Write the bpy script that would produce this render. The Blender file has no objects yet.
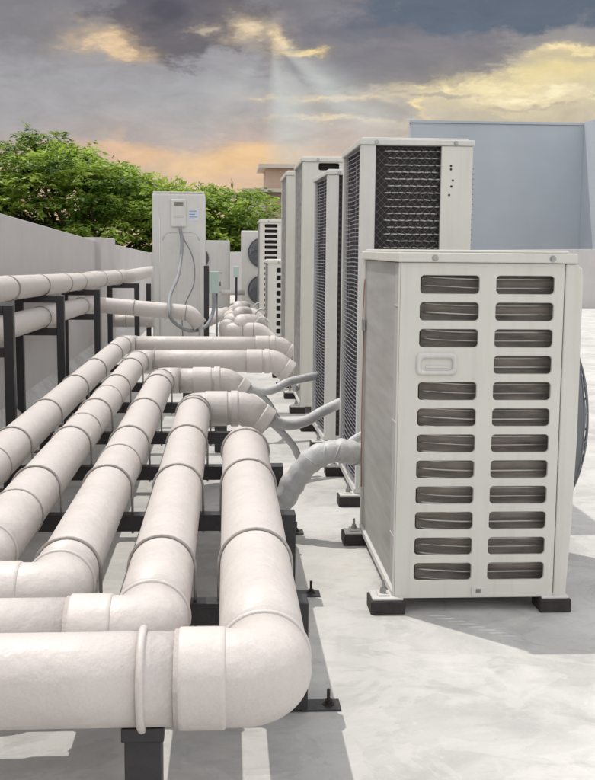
import bpy, bmesh, math, random
import numpy as np
from mathutils import Vector, Matrix
random.seed(7)
S = bpy.context.scene
COL = S.collection
PI = math.pi

# ------------------------------------------------------------------ helpers
def srgb(r, g, b):
    f = lambda c: (c/255/12.92) if c/255 <= .04045 else ((c/255+.055)/1.055)**2.4
    return (f(r), f(g), f(b), 1)

def obj(name, bm, mat, parent=None, loc=None, smooth=False, label=None, bevel=0, seg=2):
    me = bpy.data.meshes.new(name)
    if bevel:
        pass
    bm.normal_update()
    bm.to_mesh(me); bm.free()
    if smooth:
        for p in me.polygons: p.use_smooth = True
    me.materials.append(mat)
    o = bpy.data.objects.new(name, me); COL.objects.link(o)
    if parent: o.parent = parent
    if loc is not None: o.location = loc
    if label: o['label'] = label
    if bevel:
        m = o.modifiers.new('edge', 'BEVEL'); m.width = bevel; m.segments = seg; m.limit_method = 'ANGLE'; m.angle_limit = math.radians(50)
        m.harden_normals = False
    return o

def thing(name, label, cat, loc=(0, 0, 0), rz=0, group=None):
    o = bpy.data.objects.new(name, None); COL.objects.link(o)
    o.empty_display_size = .1
    o.location = loc; o.rotation_euler = (0, 0, rz)
    return tag(o, label, cat, group)

def tag(o, label, cat, group=None):
    o['label'] = label; o['category'] = cat
    if group: o['group'] = group
    return o

def dup(root, loc, label, group=None, rz=None):
    def cp(o, par):
        c = o.copy(); COL.objects.link(c)
        if par: c.parent = par
        for ch in kids.get(o.name, []): cp(ch, c)
        return c
    kids = {}
    for o in list(COL.objects):
        if o.parent: kids.setdefault(o.parent.name, []).append(o)
    r = cp(root, None)
    r.location = loc; r['label'] = label
    if group: r['group'] = group
    if rz is not None: r.rotation_euler = (0, 0, rz)
    return r

def box(bm, x0, x1, y0, y1, z0, z1):
    v = [bm.verts.new(p) for p in ((x0,y0,z0),(x1,y0,z0),(x1,y1,z0),(x0,y1,z0),(x0,y0,z1),(x1,y0,z1),(x1,y1,z1),(x0,y1,z1))]
    for f in ((3,2,1,0),(4,5,6,7),(0,1,5,4),(1,2,6,5),(2,3,7,6),(3,0,4,7)):
        bm.faces.new([v[i] for i in f])
    return v

def B(*boxes):
    bm = bmesh.new()
    for b in boxes: box(bm, *b)
    return bm

def fillet(pts, r, n=8):
    pts = [Vector(p) for p in pts]
    out = [pts[0]]
    for i in range(1, len(pts)-1):
        a, b, c = pts[i-1], pts[i], pts[i+1]
        rr = r[i-1] if isinstance(r, (list, tuple)) else r
        u = (a-b).normalized(); w = (c-b).normalized()
        ang = u.angle(w)
        if ang > PI-.02 or rr <= 0: out.append(b); continue
        t = min(rr/math.tan(ang/2), (a-b).length*.49, (c-b).length*.49)
        rr2 = t*math.tan(ang/2)
        cen = b+(u+w).normalized()*(rr2/math.sin(ang/2))
        p0 = b+u*t; p1 = b+w*t
        d0 = p0-cen; d1 = p1-cen
        tot = d0.angle(d1); ax = d0.cross(d1).normalized()
        for k in range(n+1):
            out.append(cen+Matrix.Rotation(tot*k/n, 3, ax) @ d0)
    out.append(pts[-1])
    return out

def tube(bm, path, rad, seg=16, caps=True):
    path = [Vector(p) for p in path]
    # drop duplicates
    pp = [path[0]]
    for p in path[1:]:
        if (p-pp[-1]).length > 1e-5: pp.append(p)
    path = pp; n = len(path)
    T = []
    for i in range(n):
        a = path[max(0, i-1)]; b = path[min(n-1, i+1)]
        T.append((b-a).normalized())
    up = Vector((0, 0, 1)) if abs(T[0].z) < .9 else Vector((0, 1, 0))
    N = (up-T[0]*up.dot(T[0])).normalized()
    rings = []
    for i in range(n):
        if i:
            q = T[i-1].rotation_difference(T[i]); N = (q @ N); N = (N-T[i]*N.dot(T[i])).normalized()
        Bn = T[i].cross(N)
        r = rad[i] if isinstance(rad, (list, tuple)) else rad
        # keep the tube round through a bend
        rings.append([bm.verts.new(path[i]+(N*math.cos(2*PI*k/seg)+Bn*math.sin(2*PI*k/seg))*r) for k in range(seg)])
    for i in range(n-1):
        for k in range(seg):
            bm.faces.new((rings[i][k], rings[i][(k+1) % seg], rings[i+1][(k+1) % seg], rings[i+1][k]))
    if caps:
        bm.faces.new(list(reversed(rings[0]))); bm.faces.new(rings[-1])
    return bm

def T_(path, rad, seg=16, caps=True):
    return tube(bmesh.new(), path, rad, seg, caps)

def subdiv(path, step):
    out = [Vector(path[0])]
    for a, b in zip(path[:-1], path[1:]):
        a, b = Vector(a), Vector(b); n = max(1, int((b-a).length/step))
        for k in range(1, n+1): out.append(a.lerp(b, k/n))
    return out

def spline(pts, n=8):
    pts = [Vector(p) for p in pts]; P = [pts[0]*2-pts[1]]+pts+[pts[-1]*2-pts[-2]]
    out = []
    for i in range(1, len(P)-2):
        a, b, c, d = P[i-1:i+3]
        for k in range(n):
            t = k/n
            out.append(.5*((2*b)+(c-a)*t+(2*a-5*b+4*c-d)*t*t+(-a+3*b-3*c+d)*t**3))
    out.append(pts[-1]); return out

def collar(bm, p, axis, r, w, seg=20, z=None):
    """short band round a pipe: closed ring band of width w centred on p"""
    a = Vector(axis).normalized(); p = Vector(p)
    tube(bm, [p-a*w/2, p+a*w/2], r, seg)

def ring(bm, p, axis, R, r, seg=24, s2=8, a0=0, a1=2*PI, up=(0, 0, 1)):
    a = Vector(axis).normalized(); u = Vector(up); u = (u-a*u.dot(a)).normalized(); w = a.cross(u); p = Vector(p)
    full = abs(a1-a0-2*PI) < 1e-4
    n = seg if full else seg+1
    rs = []
    for i in range(n):
        t = a0+(a1-a0)*i/seg
        d = u*math.cos(t)+w*math.sin(t)
        rs.append([bm.verts.new(p+d*(R+r*math.cos(2*PI*k/s2))+a*r*math.sin(2*PI*k/s2)) for k in range(s2)])
    for i in range(seg):
        A, C = rs[i], rs[(i+1) % n]
        for k in range(s2): bm.faces.new((A[k], A[(k+1) % s2], C[(k+1) % s2], C[k]))
    return bm

def disc(bm, c, n, r, seg=24):
    n = Vector(n).normalized(); u = n.orthogonal().normalized(); w = n.cross(u); c = Vector(c)
    bm.faces.new([bm.verts.new(c+(u*math.cos(2*PI*k/seg)+w*math.sin(2*PI*k/seg))*r) for k in range(seg)])

# ------------------------------------------------------------------ materials
def mat(name, col, rough=.6, metal=0, var=.12, scale=6, bump=0, bscale=30, detail=4, stretch=(1, 1, 1), col2=None,
        streak=0, coord='Object', spec=.5, fine=0):
    m = bpy.data.materials.new(name); m.use_nodes = True
    nt = m.node_tree; N = nt.nodes; L = nt.links
    b = N['Principled BSDF']
    b.inputs['Roughness'].default_value = rough; b.inputs['Metallic'].default_value = metal
    b.inputs['Specular IOR Level'].default_value = spec
    tc = N.new('ShaderNodeTexCoord'); mp = N.new('ShaderNodeMapping'); mp.inputs['Scale'].default_value = stretch
    L.new(tc.outputs[coord], mp.inputs[0])
    nz = N.new('ShaderNodeTexNoise'); nz.inputs['Scale'].default_value = scale; nz.inputs['Detail'].default_value = detail
    nz.inputs['Roughness'].default_value = .6
    L.new(mp.outputs[0], nz.inputs[0])
    rp = N.new('ShaderNodeValToRGB'); rp.color_ramp.elements[0].position = .3; rp.color_ramp.elements[1].position = .7
    L.new(nz.outputs[0], rp.inputs[0])
    c2 = col2 or tuple(max(0, c*(1-var*2)) for c in col[:3])+(1,)
    mx = N.new('ShaderNodeMix'); mx.data_type = 'RGBA'
    mx.inputs[6].default_value = c2; mx.inputs[7].default_value = tuple(min(1, c*(1+var*.4)) for c in col[:3])+(1,)
    L.new(rp.outputs[0], mx.inputs[0])
    out = mx.outputs[2]
    if streak:
        # rain streaks and dust: noise drawn out vertically
        mp2 = N.new('ShaderNodeMapping'); mp2.inputs['Scale'].default_value = (26, 26, 1.6)
        L.new(tc.outputs[coord], mp2.inputs[0])
        n2 = N.new('ShaderNodeTexNoise'); n2.inputs['Scale'].default_value = 1; n2.inputs['Detail'].default_value = 5
        L.new(mp2.outputs[0], n2.inputs[0])
        r2 = N.new('ShaderNodeValToRGB'); r2.color_ramp.elements[0].position = .5; r2.color_ramp.elements[1].position = .72
        r2.color_ramp.elements[1].color = (streak, streak, streak, 1); r2.color_ramp.elements[0].color = (0, 0, 0, 1)
        L.new(n2.outputs[0], r2.inputs[0])
        m2 = N.new('ShaderNodeMix'); m2.data_type = 'RGBA'; m2.inputs[7].default_value = (col[0]*.45, col[1]*.40, col[2]*.34, 1)
        L.new(r2.outputs[0], m2.inputs[0]); L.new(out, m2.inputs[6]); out = m2.outputs[2]
    if fine:
        n3 = N.new('ShaderNodeTexNoise'); n3.inputs['Scale'].default_value = 160; n3.inputs['Detail'].default_value = 3
        L.new(tc.outputs[coord], n3.inputs[0])
        m3 = N.new('ShaderNodeMix'); m3.data_type = 'RGBA'; m3.blend_type = 'MULTIPLY'; m3.inputs[0].default_value = fine
        L.new(out, m3.inputs[6]); L.new(n3.outputs[0], m3.inputs[7])
        # recentre the grey noise to about 1
        sc = N.new('ShaderNodeMapRange'); sc.inputs[1].default_value = .2; sc.inputs[2].default_value = .8; sc.inputs[3].default_value = .7; sc.inputs[4].default_value = 1.3
        L.new(n3.outputs[0], sc.inputs[0]); L.new(sc.outputs[0], m3.inputs[7]); out = m3.outputs[2]
    L.new(out, b.inputs['Base Color'])
    # roughness variation
    rr = N.new('ShaderNodeMapRange'); rr.inputs[3].default_value = max(0, rough-.12); rr.inputs[4].default_value = min(1, rough+.12)
    L.new(nz.outputs[0], rr.inputs[0]); L.new(rr.outputs[0], b.inputs['Roughness'])
    if bump:
        nb = N.new('ShaderNodeTexNoise'); nb.inputs['Scale'].default_value = bscale; nb.inputs['Detail'].default_value = 5
        L.new(mp.outputs[0], nb.inputs[0])
        bp = N.new('ShaderNodeBump'); bp.inputs['Strength'].default_value = bump; bp.inputs['Distance'].default_value = .01
        L.new(nb.outputs[0], bp.inputs['Height']); L.new(bp.outputs[0], b.inputs['Normal'])
    return m

M = {}
M['cladding'] = mat('pipe cladding', (.575, .53, .505, 1), .48, var=.022, scale=5, bump=.5, bscale=22, streak=.05, fine=.18)
M['cladding2'] = mat('pipe cladding sleeve', (.585, .54, .513, 1), .48, var=.03, scale=7, bump=.4, bscale=20, fine=.18)
M['uwire'] = mat('painted strap', (.40, .37, .345, 1), .5, .1, var=.2, scale=20)
M['paint'] = mat('cream enamel', (.625, .61, .565, 1), .38, var=.03, scale=3, streak=.12, bump=.05, bscale=8, fine=.08)
M['paint2'] = mat('aged cream enamel', (.57, .55, .50, 1), .45, var=.06, scale=3, streak=.2, bump=.05, bscale=8, fine=.08)
M['white'] = mat('white enamel', (.61, .60, .575, 1), .4, var=.05, scale=3, streak=.12, fine=.08)
M['black'] = mat('black steel', (.022, .021, .024, 1), .42, .1, var=.3, scale=14, bump=.15, bscale=60, col2=(.035, .033, .034, 1))
M['rubber'] = mat('rubber block', (.035, .028, .027, 1), .75, var=.3, scale=20, bump=.3, bscale=60)
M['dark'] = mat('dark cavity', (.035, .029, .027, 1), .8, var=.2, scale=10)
M['fin'] = mat('condenser fins', (.28, .24, .215, 1), .6, .2, var=.3, scale=5, stretch=(1, 1, 4))
M['wire'] = mat('guard wire', (.24, .25, .29, 1), .45, .3, var=.1, scale=10)
M['tubepale'] = mat('pale coil tube', (.55, .53, .50, 1), .35, .5, var=.1)
M['fan'] = mat('fan guard grey', (.17, .18, .20, 1), .45, .1, var=.1, scale=6)
M['steel'] = mat('galvanised steel', (.45, .45, .44, 1), .38, .8, var=.15, scale=30)
M['rust'] = mat('dark bolt', (.07, .055, .05, 1), .7, .5, var=.4, scale=40)
M['wrap'] = mat('grey wrapped pipe', (.52, .52, .52, 1), .5, var=.1, scale=9, bump=.9, bscale=16)
M['hose'] = mat('grey conduit', (.24, .245, .255, 1), .6, .0, var=.1, scale=10)
M['copper'] = mat('copper capillary', (.45, .26, .19, 1), .4, .6, var=.15)
M['green'] = mat('pale green box', (.42, .53, .48, 1), .45, var=.06)
M['sticker'] = mat('paper sticker', (.62, .66, .74, 1), .5, var=.05)
M['ink'] = mat('sticker print', (.16, .22, .38, 1), .5, var=.05)
M['wallp'] = mat('parapet paint', (.53, .505, .495, 1), .8, var=.05, scale=1.2, bump=.12, bscale=14, streak=.08, fine=.15)
M['blue'] = mat('blue grey render', (.50, .54, .59, 1), .85, var=.05, scale=.35, bump=.1, bscale=3, streak=0)
M['beige'] = mat('beige render', (.50, .37, .29, 1), .85, var=.08, scale=.5)
M['pale'] = mat('pale render', (.62, .55, .48, 1), .85, var=.06, scale=.5)
M['glass'] = mat('window glass', (.30, .32, .33, 1), .15, var=.05)
M['bark'] = mat('tree bark', (.075, .055, .042, 1), .9, var=.3, scale=4, bump=.5)
M['earth'] = mat('earth and lawn', (.09, .10, .06, 1), .95, var=.3, scale=.05)

# condenser side: fine vertical fins, diagonal reflection streaks painted into the dust colour
def coil_mat(name, base, dusty_sheen, fins=170):
    m = bpy.data.materials.new(name); m.use_nodes = True; nt = m.node_tree; N = nt.nodes; L = nt.links; b = N['Principled BSDF']
    tc = N.new('ShaderNodeTexCoord')
    mp = N.new('ShaderNodeMapping'); mp.inputs['Rotation'].default_value = (math.radians(32), 0, 0); mp.inputs['Scale'].default_value = (1, .8, 9)
    L.new(tc.outputs['Object'], mp.inputs[0])
    nz = N.new('ShaderNodeTexNoise'); nz.inputs['Scale'].default_value = 2.6; nz.inputs['Detail'].default_value = 6; L.new(mp.outputs[0], nz.inputs[0])
    rp = N.new('ShaderNodeValToRGB'); rp.color_ramp.elements[0].position = .3; rp.color_ramp.elements[1].position = .78
    rp.color_ramp.elements[0].color = base; rp.color_ramp.elements[1].color = dusty_sheen; L.new(nz.outputs[0], rp.inputs[0])
    wy = N.new('ShaderNodeTexWave'); wy.bands_direction = 'Y'; wy.inputs['Scale'].default_value = fins/6.28; wy.inputs['Distortion'].default_value = .2
    L.new(tc.outputs['Object'], wy.inputs[0])
    mx = N.new('ShaderNodeMix'); mx.data_type = 'RGBA'; mx.blend_type = 'MULTIPLY'; mx.inputs[0].default_value = .35
    n9 = N.new('ShaderNodeTexNoise'); n9.inputs['Scale'].default_value = 1.4; n9.inputs['Detail'].default_value = 5; L.new(tc.outputs['Object'], n9.inputs[0])
    L.new(rp.outputs[0], mx.inputs[6]); L.new(n9.outputs[0], mx.inputs[7]); L.new(mx.outputs[2], b.inputs['Base Color'])
    bp = N.new('ShaderNodeBump'); bp.inputs['Strength'].default_value = .8; bp.inputs['Distance'].default_value = .004
    L.new(wy.outputs[0], bp.inputs['Height']); L.new(bp.outputs[0], b.inputs['Normal'])
    b.inputs['Roughness'].default_value = .5; b.inputs['Metallic'].default_value = .25
    return m
M['coil'] = coil_mat('dusty coil', (.47, .455, .43, 1), (.62, .61, .59, 1))
M['coilfar'] = coil_mat('grey coil', (.26, .25, .25, 1), (.42, .41, .40, 1))

# roof deck: cement screed with lighter trowelled patches, damp grey stains and fine cracks
def deck_mat():
    m = bpy.data.materials.new('cement screed'); m.use_nodes = True; nt = m.node_tree; N = nt.nodes; L = nt.links; b = N['Principled BSDF']
    tc = N.new('ShaderNodeTexCoord')
    def noise(sc, det=5, st=(1, 1, 1), dist=0):
        mp = N.new('ShaderNodeMapping'); mp.inputs['Scale'].default_value = st; L.new(tc.outputs['Object'], mp.inputs[0])
        n = N.new('ShaderNodeTexNoise'); n.inputs['Scale'].default_value = sc; n.inputs['Detail'].default_value = det; n.inputs['Distortion'].default_value = dist
        n.inputs['Roughness'].default_value = .62
        L.new(mp.outputs[0], n.inputs[0]); return n.outputs[0]
    def ramp(f, p0, p1, c0=(0, 0, 0, 1), c1=(1, 1, 1, 1)):
        r = N.new('ShaderNodeValToRGB'); r.color_ramp.elements[0].position = p0; r.color_ramp.elements[1].position = p1
        r.color_ramp.elements[0].color = c0; r.color_ramp.elements[1].color = c1; L.new(f, r.inputs[0]); return r.outputs[0]
    def mix(f, a, c, blend='MIX'):
        x = N.new('ShaderNodeMix'); x.data_type = 'RGBA'; x.blend_type = blend
        if isinstance(f, float): x.inputs[0].default_value = f
        else: L.new(f, x.inputs[0])
        for k, v in ((6, a), (7, c)):
            if isinstance(v, tuple): x.inputs[k].default_value = v
            else: L.new(v, x.inputs[k])
        return x.outputs[2]
    A = mix(ramp(noise(1.1, 6, dist=.8), .38, .62), (.38, .375, .365, 1), (.52, .51, .49, 1))
    A = mix(ramp(noise(3.2, 6, (1, 2.2, 1), 1.2), .52, .68, (0, 0, 0, 1), (.6, .6, .6, 1)), A, (.34, .34, .335, 1))
    A = mix(ramp(noise(2.1, 7, (1.6, 1, 1), .5), .60, .70, (0, 0, 0, 1), (.5, .5, .5, 1)), A, (.58, .575, .555, 1))
    A = mix(ramp(noise(1.7, 8, (1, 1, 1), 2.5), .485, .515, (0, 0, 0, 1), (.22, .22, .22, 1)), A, (.62, .61, .585, 1))
    A = mix(ramp(noise(90, 3), .62, .75, (0, 0, 0, 1), (.3, .3, .3, 1)), A, (.62, .61, .58, 1))
    A = mix(ramp(noise(.55, 3), .6, .75, (0, 0, 0, 1), (.35, .35, .35, 1)), A, (.42, .36, .31, 1))
    A = mix(ramp(noise(38, 4), .60, .78, (0, 0, 0, 1), (.35, .35, .35, 1)), A, (.28, .27, .26, 1))
    vo = N.new('ShaderNodeTexVoronoi'); vo.feature = 'DISTANCE_TO_EDGE'; vo.inputs['Scale'].default_value = .9
    dn = N.new('ShaderNodeTexNoise'); dn.inputs['Scale'].default_value = 2.5; dn.inputs['Detail'].default_value = 6; L.new(tc.outputs['Object'], dn.inputs[0])
    va = N.new('ShaderNodeVectorMath'); va.operation = 'MULTIPLY_ADD'; va.inputs[1].default_value = (.7, .7, .7)
    L.new(dn.outputs[1], va.inputs[0]); L.new(tc.outputs['Object'], va.inputs[2]); L.new(va.outputs[0], vo.inputs[0])
    cr = ramp(vo.outputs[0], 0, .006, (1, 1, 1, 1), (0, 0, 0, 1))
    A = mix(mix(.85, cr, (0, 0, 0, 1)), A, (.30, .29, .28, 1))
    L.new(A, b.inputs['Base Color'])
    rg = N.new('ShaderNodeMapRange'); rg.inputs[3].default_value = .55; rg.inputs[4].default_value = .9; L.new(noise(2.2), rg.inputs[0]); L.new(rg.outputs[0], b.inputs['Roughness'])
    bp = N.new('ShaderNodeBump'); bp.inputs['Strength'].default_value = .35; bp.inputs['Distance'].default_value = .01
    L.new(noise(26, 8), bp.inputs['Height']); L.new(bp.outputs[0], b.inputs['Normal'])
    return m
M['deck'] = deck_mat()

def leaf_mat(name, a, c):
    m = bpy.data.materials.new(name); m.use_nodes = True; nt = m.node_tree; N = nt.nodes; L = nt.links; b = N['Principled BSDF']
    at = N.new('ShaderNodeAttribute'); at.attribute_name = 'tone'
    rp = N.new('ShaderNodeValToRGB'); rp.color_ramp.elements[0].color = a; rp.color_ramp.elements[1].color = c
    L.new(at.outputs['Fac'], rp.inputs[0]); L.new(rp.outputs[0], b.inputs['Base Color'])
    b.inputs['Roughness'].default_value = .55
    tr = N.new('ShaderNodeBsdfTranslucent'); L.new(rp.outputs[0], tr.inputs[0])
    ms = N.new('ShaderNodeMixShader'); ms.inputs[0].default_value = .45
    L.new(b.outputs[0], ms.inputs[1]); L.new(tr.outputs[0], ms.inputs[2]); L.new(ms.outputs[0], N['Material Output'].inputs[0])
    return m
M['leaf'] = leaf_mat('leaf', (.055, .125, .018, 1), (.45, .58, .095, 1))

# ------------------------------------------------------------------ setting
def struct(name, bm, m, **k):
    o = obj(name, bm, m, **k); o['kind'] = 'structure'; return o

g = bmesh.new()
g.faces.new([g.verts.new(p) for p in ((-1500, -1500, -7), (1500, -1500, -7), (1500, 1500, -7), (-1500, 1500, -7))])
struct('ground', g, M['earth'])
struct('roof_deck', B((-2.55, 12.5, -5, 30.9, -.35, 0)), M['deck'])
bd = thing('host_building', 'building whose flat roof carries the air conditioning plant', 'building', (5, 13, -7))
obj('wall', B((-7.4, 7.4, -17.9, 17.8, 0, 6.65)), M['wallp'], bd)

# left parapet: inner face at X = -2.02, its top falling slightly with distance
def prism_y(bm, x0, x1, prof):   # prof: (y, ztop) list
    vs = []
    for y, z in prof:
        vs.append([bm.verts.new((x0, y, 0)), bm.verts.new((x1, y, 0)), bm.verts.new((x1, y, z)), bm.verts.new((x0, y, z))])
    for a, b in zip(vs[:-1], vs[1:]):
        for k in range(4): bm.faces.new((a[k], b[k], b[(k+1) % 4], a[(k+1) % 4]))
    bm.faces.new(vs[0][::-1]); bm.faces.new(vs[-1])
    return bm
pw = thing('parapet_wall', 'grey rendered parapet wall along the left edge behind the pipe frames', 'wall', (-2.02, 0, 0))
obj('wall_panel', prism_y(bmesh.new(), -.16, 0, [(-5, 2.05), (9.5, 1.86), (17.1, 1.655)]), M['wallp'], pw, bevel=.008)
obj('wall_panel', prism_y(bmesh.new(), -.16, 0, [(19.2, 1.625), (29.9, 1.41)]), M['wallp'], pw, bevel=.008)
obj('pillar', B((-.2, .10, 17.1, 19.2, 0, 1.70)), M['wallp'], pw, bevel=.012)
cs = bmesh.new()
for y0, y1 in ((-5, 17.1), (19.2, 29.9)):
    a = [cs.verts.new(p) for p in ((0, y0, .10), (0, y0, 0.0), (.10, y0, 0.0), (0, y1, .10), (0, y1, 0.0), (.10, y1, 0.0))]
    cs.faces.new((a[0], a[2], a[5], a[3])); cs.faces.new((a[0], a[1], a[2])); cs.faces.new((a[3], a[5], a[4])); cs.faces.new((a[1], a[4], a[5], a[2])); cs.faces.new((a[0], a[3], a[4], a[1]))
obj('cement_fillet', cs, M['deck'], pw)
bw = thing('parapet_wall', 'low pale parapet wall crossing the far end of the roof', 'wall', (0, 30, 0))
bb = bmesh.new()
v = [bb.verts.new(p) for p in ((-2.3, 0, 0), (12.4, 0, 0), (12.4, .2, 0), (-2.3, .2, 0), (-2.3, 0, 1.42), (12.4, 0, 1.66), (12.4, .2, 1.66), (-2.3, .2, 1.42))]
for f in ((3,2,1,0),(4,5,6,7),(0,1,5,4),(1,2,6,5),(2,3,7,6),(3,0,4,7)): bb.faces.new([v[i] for i in f])
obj('wall_panel', bb, M['wallp'], bw, bevel=.01)

# blue neighbour
bl = thing('blue_building', 'plain blue grey building wall rising beyond the far parapet on the right', 'building', (7.4, 45, -7))
obj('wall', B((0, 7.1, 0, .5, 0, 13.65)), M['blue'], bl)
obj('coping', B((-.05, 7.1, -.05, .3, 13.653, 13.75)), M['blue'], bl)
obj('side_wing', B((7.103, 15, -8.5, 8, 0, 13.75)), M['blue'], bl)
obj('roof_finial', T_([(.05, .1, 13.75), (.05, .1, 14.05)], .05, 8), M['white'], bl)
# beige neighbour
be = thing('beige_building', 'beige building with flat overhanging roof slabs behind the trees', 'building', (1.15, 60, -7))
obj('wall', B((0, 9, 0, 8, 0, 11.55)), M['beige'], be)
obj('roof_slab', B((-.35, 9.3, -.5, 8.3, 11.553, 11.75)), M['pale'], be)
obj('stair_tower', B((.95, 4.5, .8, 5, 11.753, 12.9)), M['beige'], be)
obj('roof_slab', B((.55, 4.8, .4, 5.3, 12.903, 13.1)), M['pale'], be)
obj('lit_wall_patch', B((-.02, .9, -.12, -.003, 10.15, 11.1)), M['pale'], be)  # sunlit stretch of the wall, painted as a paler panel
for zz in (8.2, 5.2):
    for xx in (.9, 3.2, 5.6):
        w = obj('window', B((xx, xx+1.2, -.06, -.003, zz, zz+1.3)), M['pale'], be)
        obj('pane', B((xx+.08, xx+1.12, -.075, -.063, zz+.08, zz+1.22)), M['glass'], w)

# ------------------------------------------------------------------ trees
def tree(name_label, cx, cy, clumps, trunk_pts, group, seed):
    rng = np.random.default_rng(seed)
    root = thing('leafy_tree', name_label, 'tree', (cx, cy, -7), 0, group)
    tb = bmesh.new()
    base = Vector(trunk_pts[0]); 
    tube(tb, spline(trunk_pts, 5), [.34-.20*i/(len(trunk_pts)*5-5) for i in range((len(trunk_pts)-1)*5+1)], 10)
    top = Vector(trunk_pts[-1])
    for i, (x, y, z, rx, rz) in enumerate(clumps):
        if i % 3 == 0:
            p = Vector((x-cx, y-cy, z+7-rz*.3)); mid = top.lerp(p, .5)+Vector((random.uniform(-.3, .3), random.uniform(-.3, .3), -.35))
            pts = spline([top-Vector((0, 0, .4)), mid, p], 5)
            tube(tb, pts, [.11-.09*k/(len(pts)-1) for k in range(len(pts))], 6)
    obj('trunk', tb, M['bark'], root, smooth=True)
    V = []; tone = []
    for (x, y, z, rx, rz) in clumps:
        n = int(820*rx*rx)
        # tufts inside the clump, each a spray of leaflets
        ct = rng.uniform(.05, .8)
        nt = max(6, n//12)
        d = rng.normal(size=(nt, 3)); d /= np.linalg.norm(d, axis=1)[:, None]
        rr = rng.uniform(.25, 1, nt)**.5
        P = d*rr[:, None]*np.array([rx, rx, rz])+np.array([x-cx, y-cy, z+7])
        for p, dd in zip(P, d):
            # spray pointing outwards, drooping
            ax = np.array([dd[0], dd[1], .15*dd[2]+rng.uniform(-.25, .15)]); ax /= np.linalg.norm(ax)+1e-6
            side = np.cross(ax, [0, 0, 1]); side /= np.linalg.norm(side)+1e-6
            up = np.cross(side, ax)
            tl = ct+rng.uniform(-.25, .25)
            for k in range(12):
                s = rng.uniform(-1, 1); t = rng.uniform(0, .5)
                c = p+ax*t+side*s*.16+up*rng.uniform(-.06, .06)
                l = rng.uniform(.07, .14); w = l*rng.uniform(.28, .45)
                la = ax*rng.uniform(.3, 1)+side*s*.9+up*rng.uniform(-.4, .3); la /= np.linalg.norm(la)
                lb = np.cross(la, up+rng.normal(size=3)*.35); lb /= np.linalg.norm(lb)+1e-6
                V.append([c-la*l, c-lb*w, c+la*l, c+lb*w]); tone.append(min(1, max(0, tl+rng.uniform(-.15, .15))))
    V = np.array(V).reshape(-1, 3); nq = len(V)//4
    me = bpy.data.meshes.new('crown'); me.from_pydata(V.tolist(), [], [(4*i, 4*i+1, 4*i+2, 4*i+3) for i in range(nq)])
    at = me.attributes.new('tone', 'FLOAT', 'FACE'); at.data.foreach_set('value', np.array(tone, dtype=np.float32))
    me.materials.append(M['leaf'])
    o = bpy.data.objects.new('crown', me); COL.objects.link(o); o.parent = root
    return root

# crown outline follows the photo: (x, top z) at about 34 m
rng = random.Random(3)
def crown_clumps(x0, x1, y0, y1, topf, botf, n, rmin=.45, rmax=.95):
    out = []
    for i in range(n):
        x = rng.uniform(x0, x1); y = rng.uniform(y0, y1)
        t = topf(x)-.05*abs(y-(y0+y1)/2); b = botf(x)
        u = rng.random()**.6; t += rng.uniform(-.25, .16)
        r = rmin+(rmax-rmin)*rng.random()**1.6; rz = r*.27
        z = b+(t-b-rz)*u
        out.append((x, y, z, r, rz))
    return out
def interp(tab):
    def f(x):
        if x <= tab[0][0]: return tab[0][1]
        for (a, p), (b, q) in zip(tab[:-1], tab[1:]):
            if x <= b: return p+(q-p)*(x-a)/(b-a)
        return tab[-1][1]
    return f
top1 = interp([(-11, 4.9), (-8.6, 5.3), (-6.9, 5.2), (-6.0, 5.4), (-5.2, 5.25), (-4.4, 4.6), (-3.3, 4.35), (-2.4, 3.95), (-1.7, 3.6), (-1.0, 3.2)])
bot1 = interp([(-11, 1.0), (-5.5, .9), (-4.2, 1.4), (-2.6, 1.9), (-1.2, 1.9)])
tree('broad spreading green tree beyond the left parapet, the larger of the two', -4.2, 36,
     crown_clumps(-10.5, -1.3, 33.2, 38.5, top1, bot1, 135, .55, 1.25), [(.3, 0, 0), (.6, 0, 4), (.2, 0, 6.3), (-.4, 0, 8.2)], 'leafy trees beyond the parapet', 5)
top2 = interp([(-2.6, 3.2), (-1.6, 3.55), (-.9, 3.75), (-.2, 3.6), (.6, 3.3), (1.0, 2.9), (1.6, 2.2), (2.2, 1.6)])
bot2 = interp([(-2.6, .9), (0, .3), (2, .1)])
tree('smaller green tree behind the tall narrow unit, reaching right to the fan units', -.3, 37,
     crown_clumps(-2.5, 1.15, 34.2, 39, top2, bot2, 66, .55, 1.15), [(.2, 0, 0), (.1, 0, 4), (0, 0, 6.8), (0, 0, 7.6)], 'leafy trees beyond the parapet', 9)

# ------------------------------------------------------------------ pipe rack
ZP = .505; ZB = .38; R = .12
PX = [-1.15, -.838, -.527, -.216, .095]          # lines of the five mains
FY = [4.0, 3.66, 3.29, 2.945, 2.60]              # where each turns left at the near end
BY = [12.2, 10.42, 8.85, 7.27, 5.78]              # where each turns at the far end
BEAMS = [3.58, 4.81, 5.90, 7.0, 8.35, 9.6, 11.1]
G_SUP = 'black steel supports carrying the five pipes'
def anchor(parent, x, y):
    p = obj('base_plate', B((x-.06, x+.075, y-.045, y+.045, 0.0, .008)), M['black'], parent, bevel=.002)
    b = T_([(x+.035, y, .008), (x+.035, y, .062)], .006, 8)
    tube(b, [(x+.035, y, .010), (x+.035, y, .024)], .014, 6); tube(b, [(x+.035, y, .008), (x+.035, y, .0115)], .020, 12)
    obj('anchor_bolt', b, M['rust'], p)
ords = ['nearest', 'second', 'third', 'fourth', 'fifth', 'sixth', 'farthest']
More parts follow.
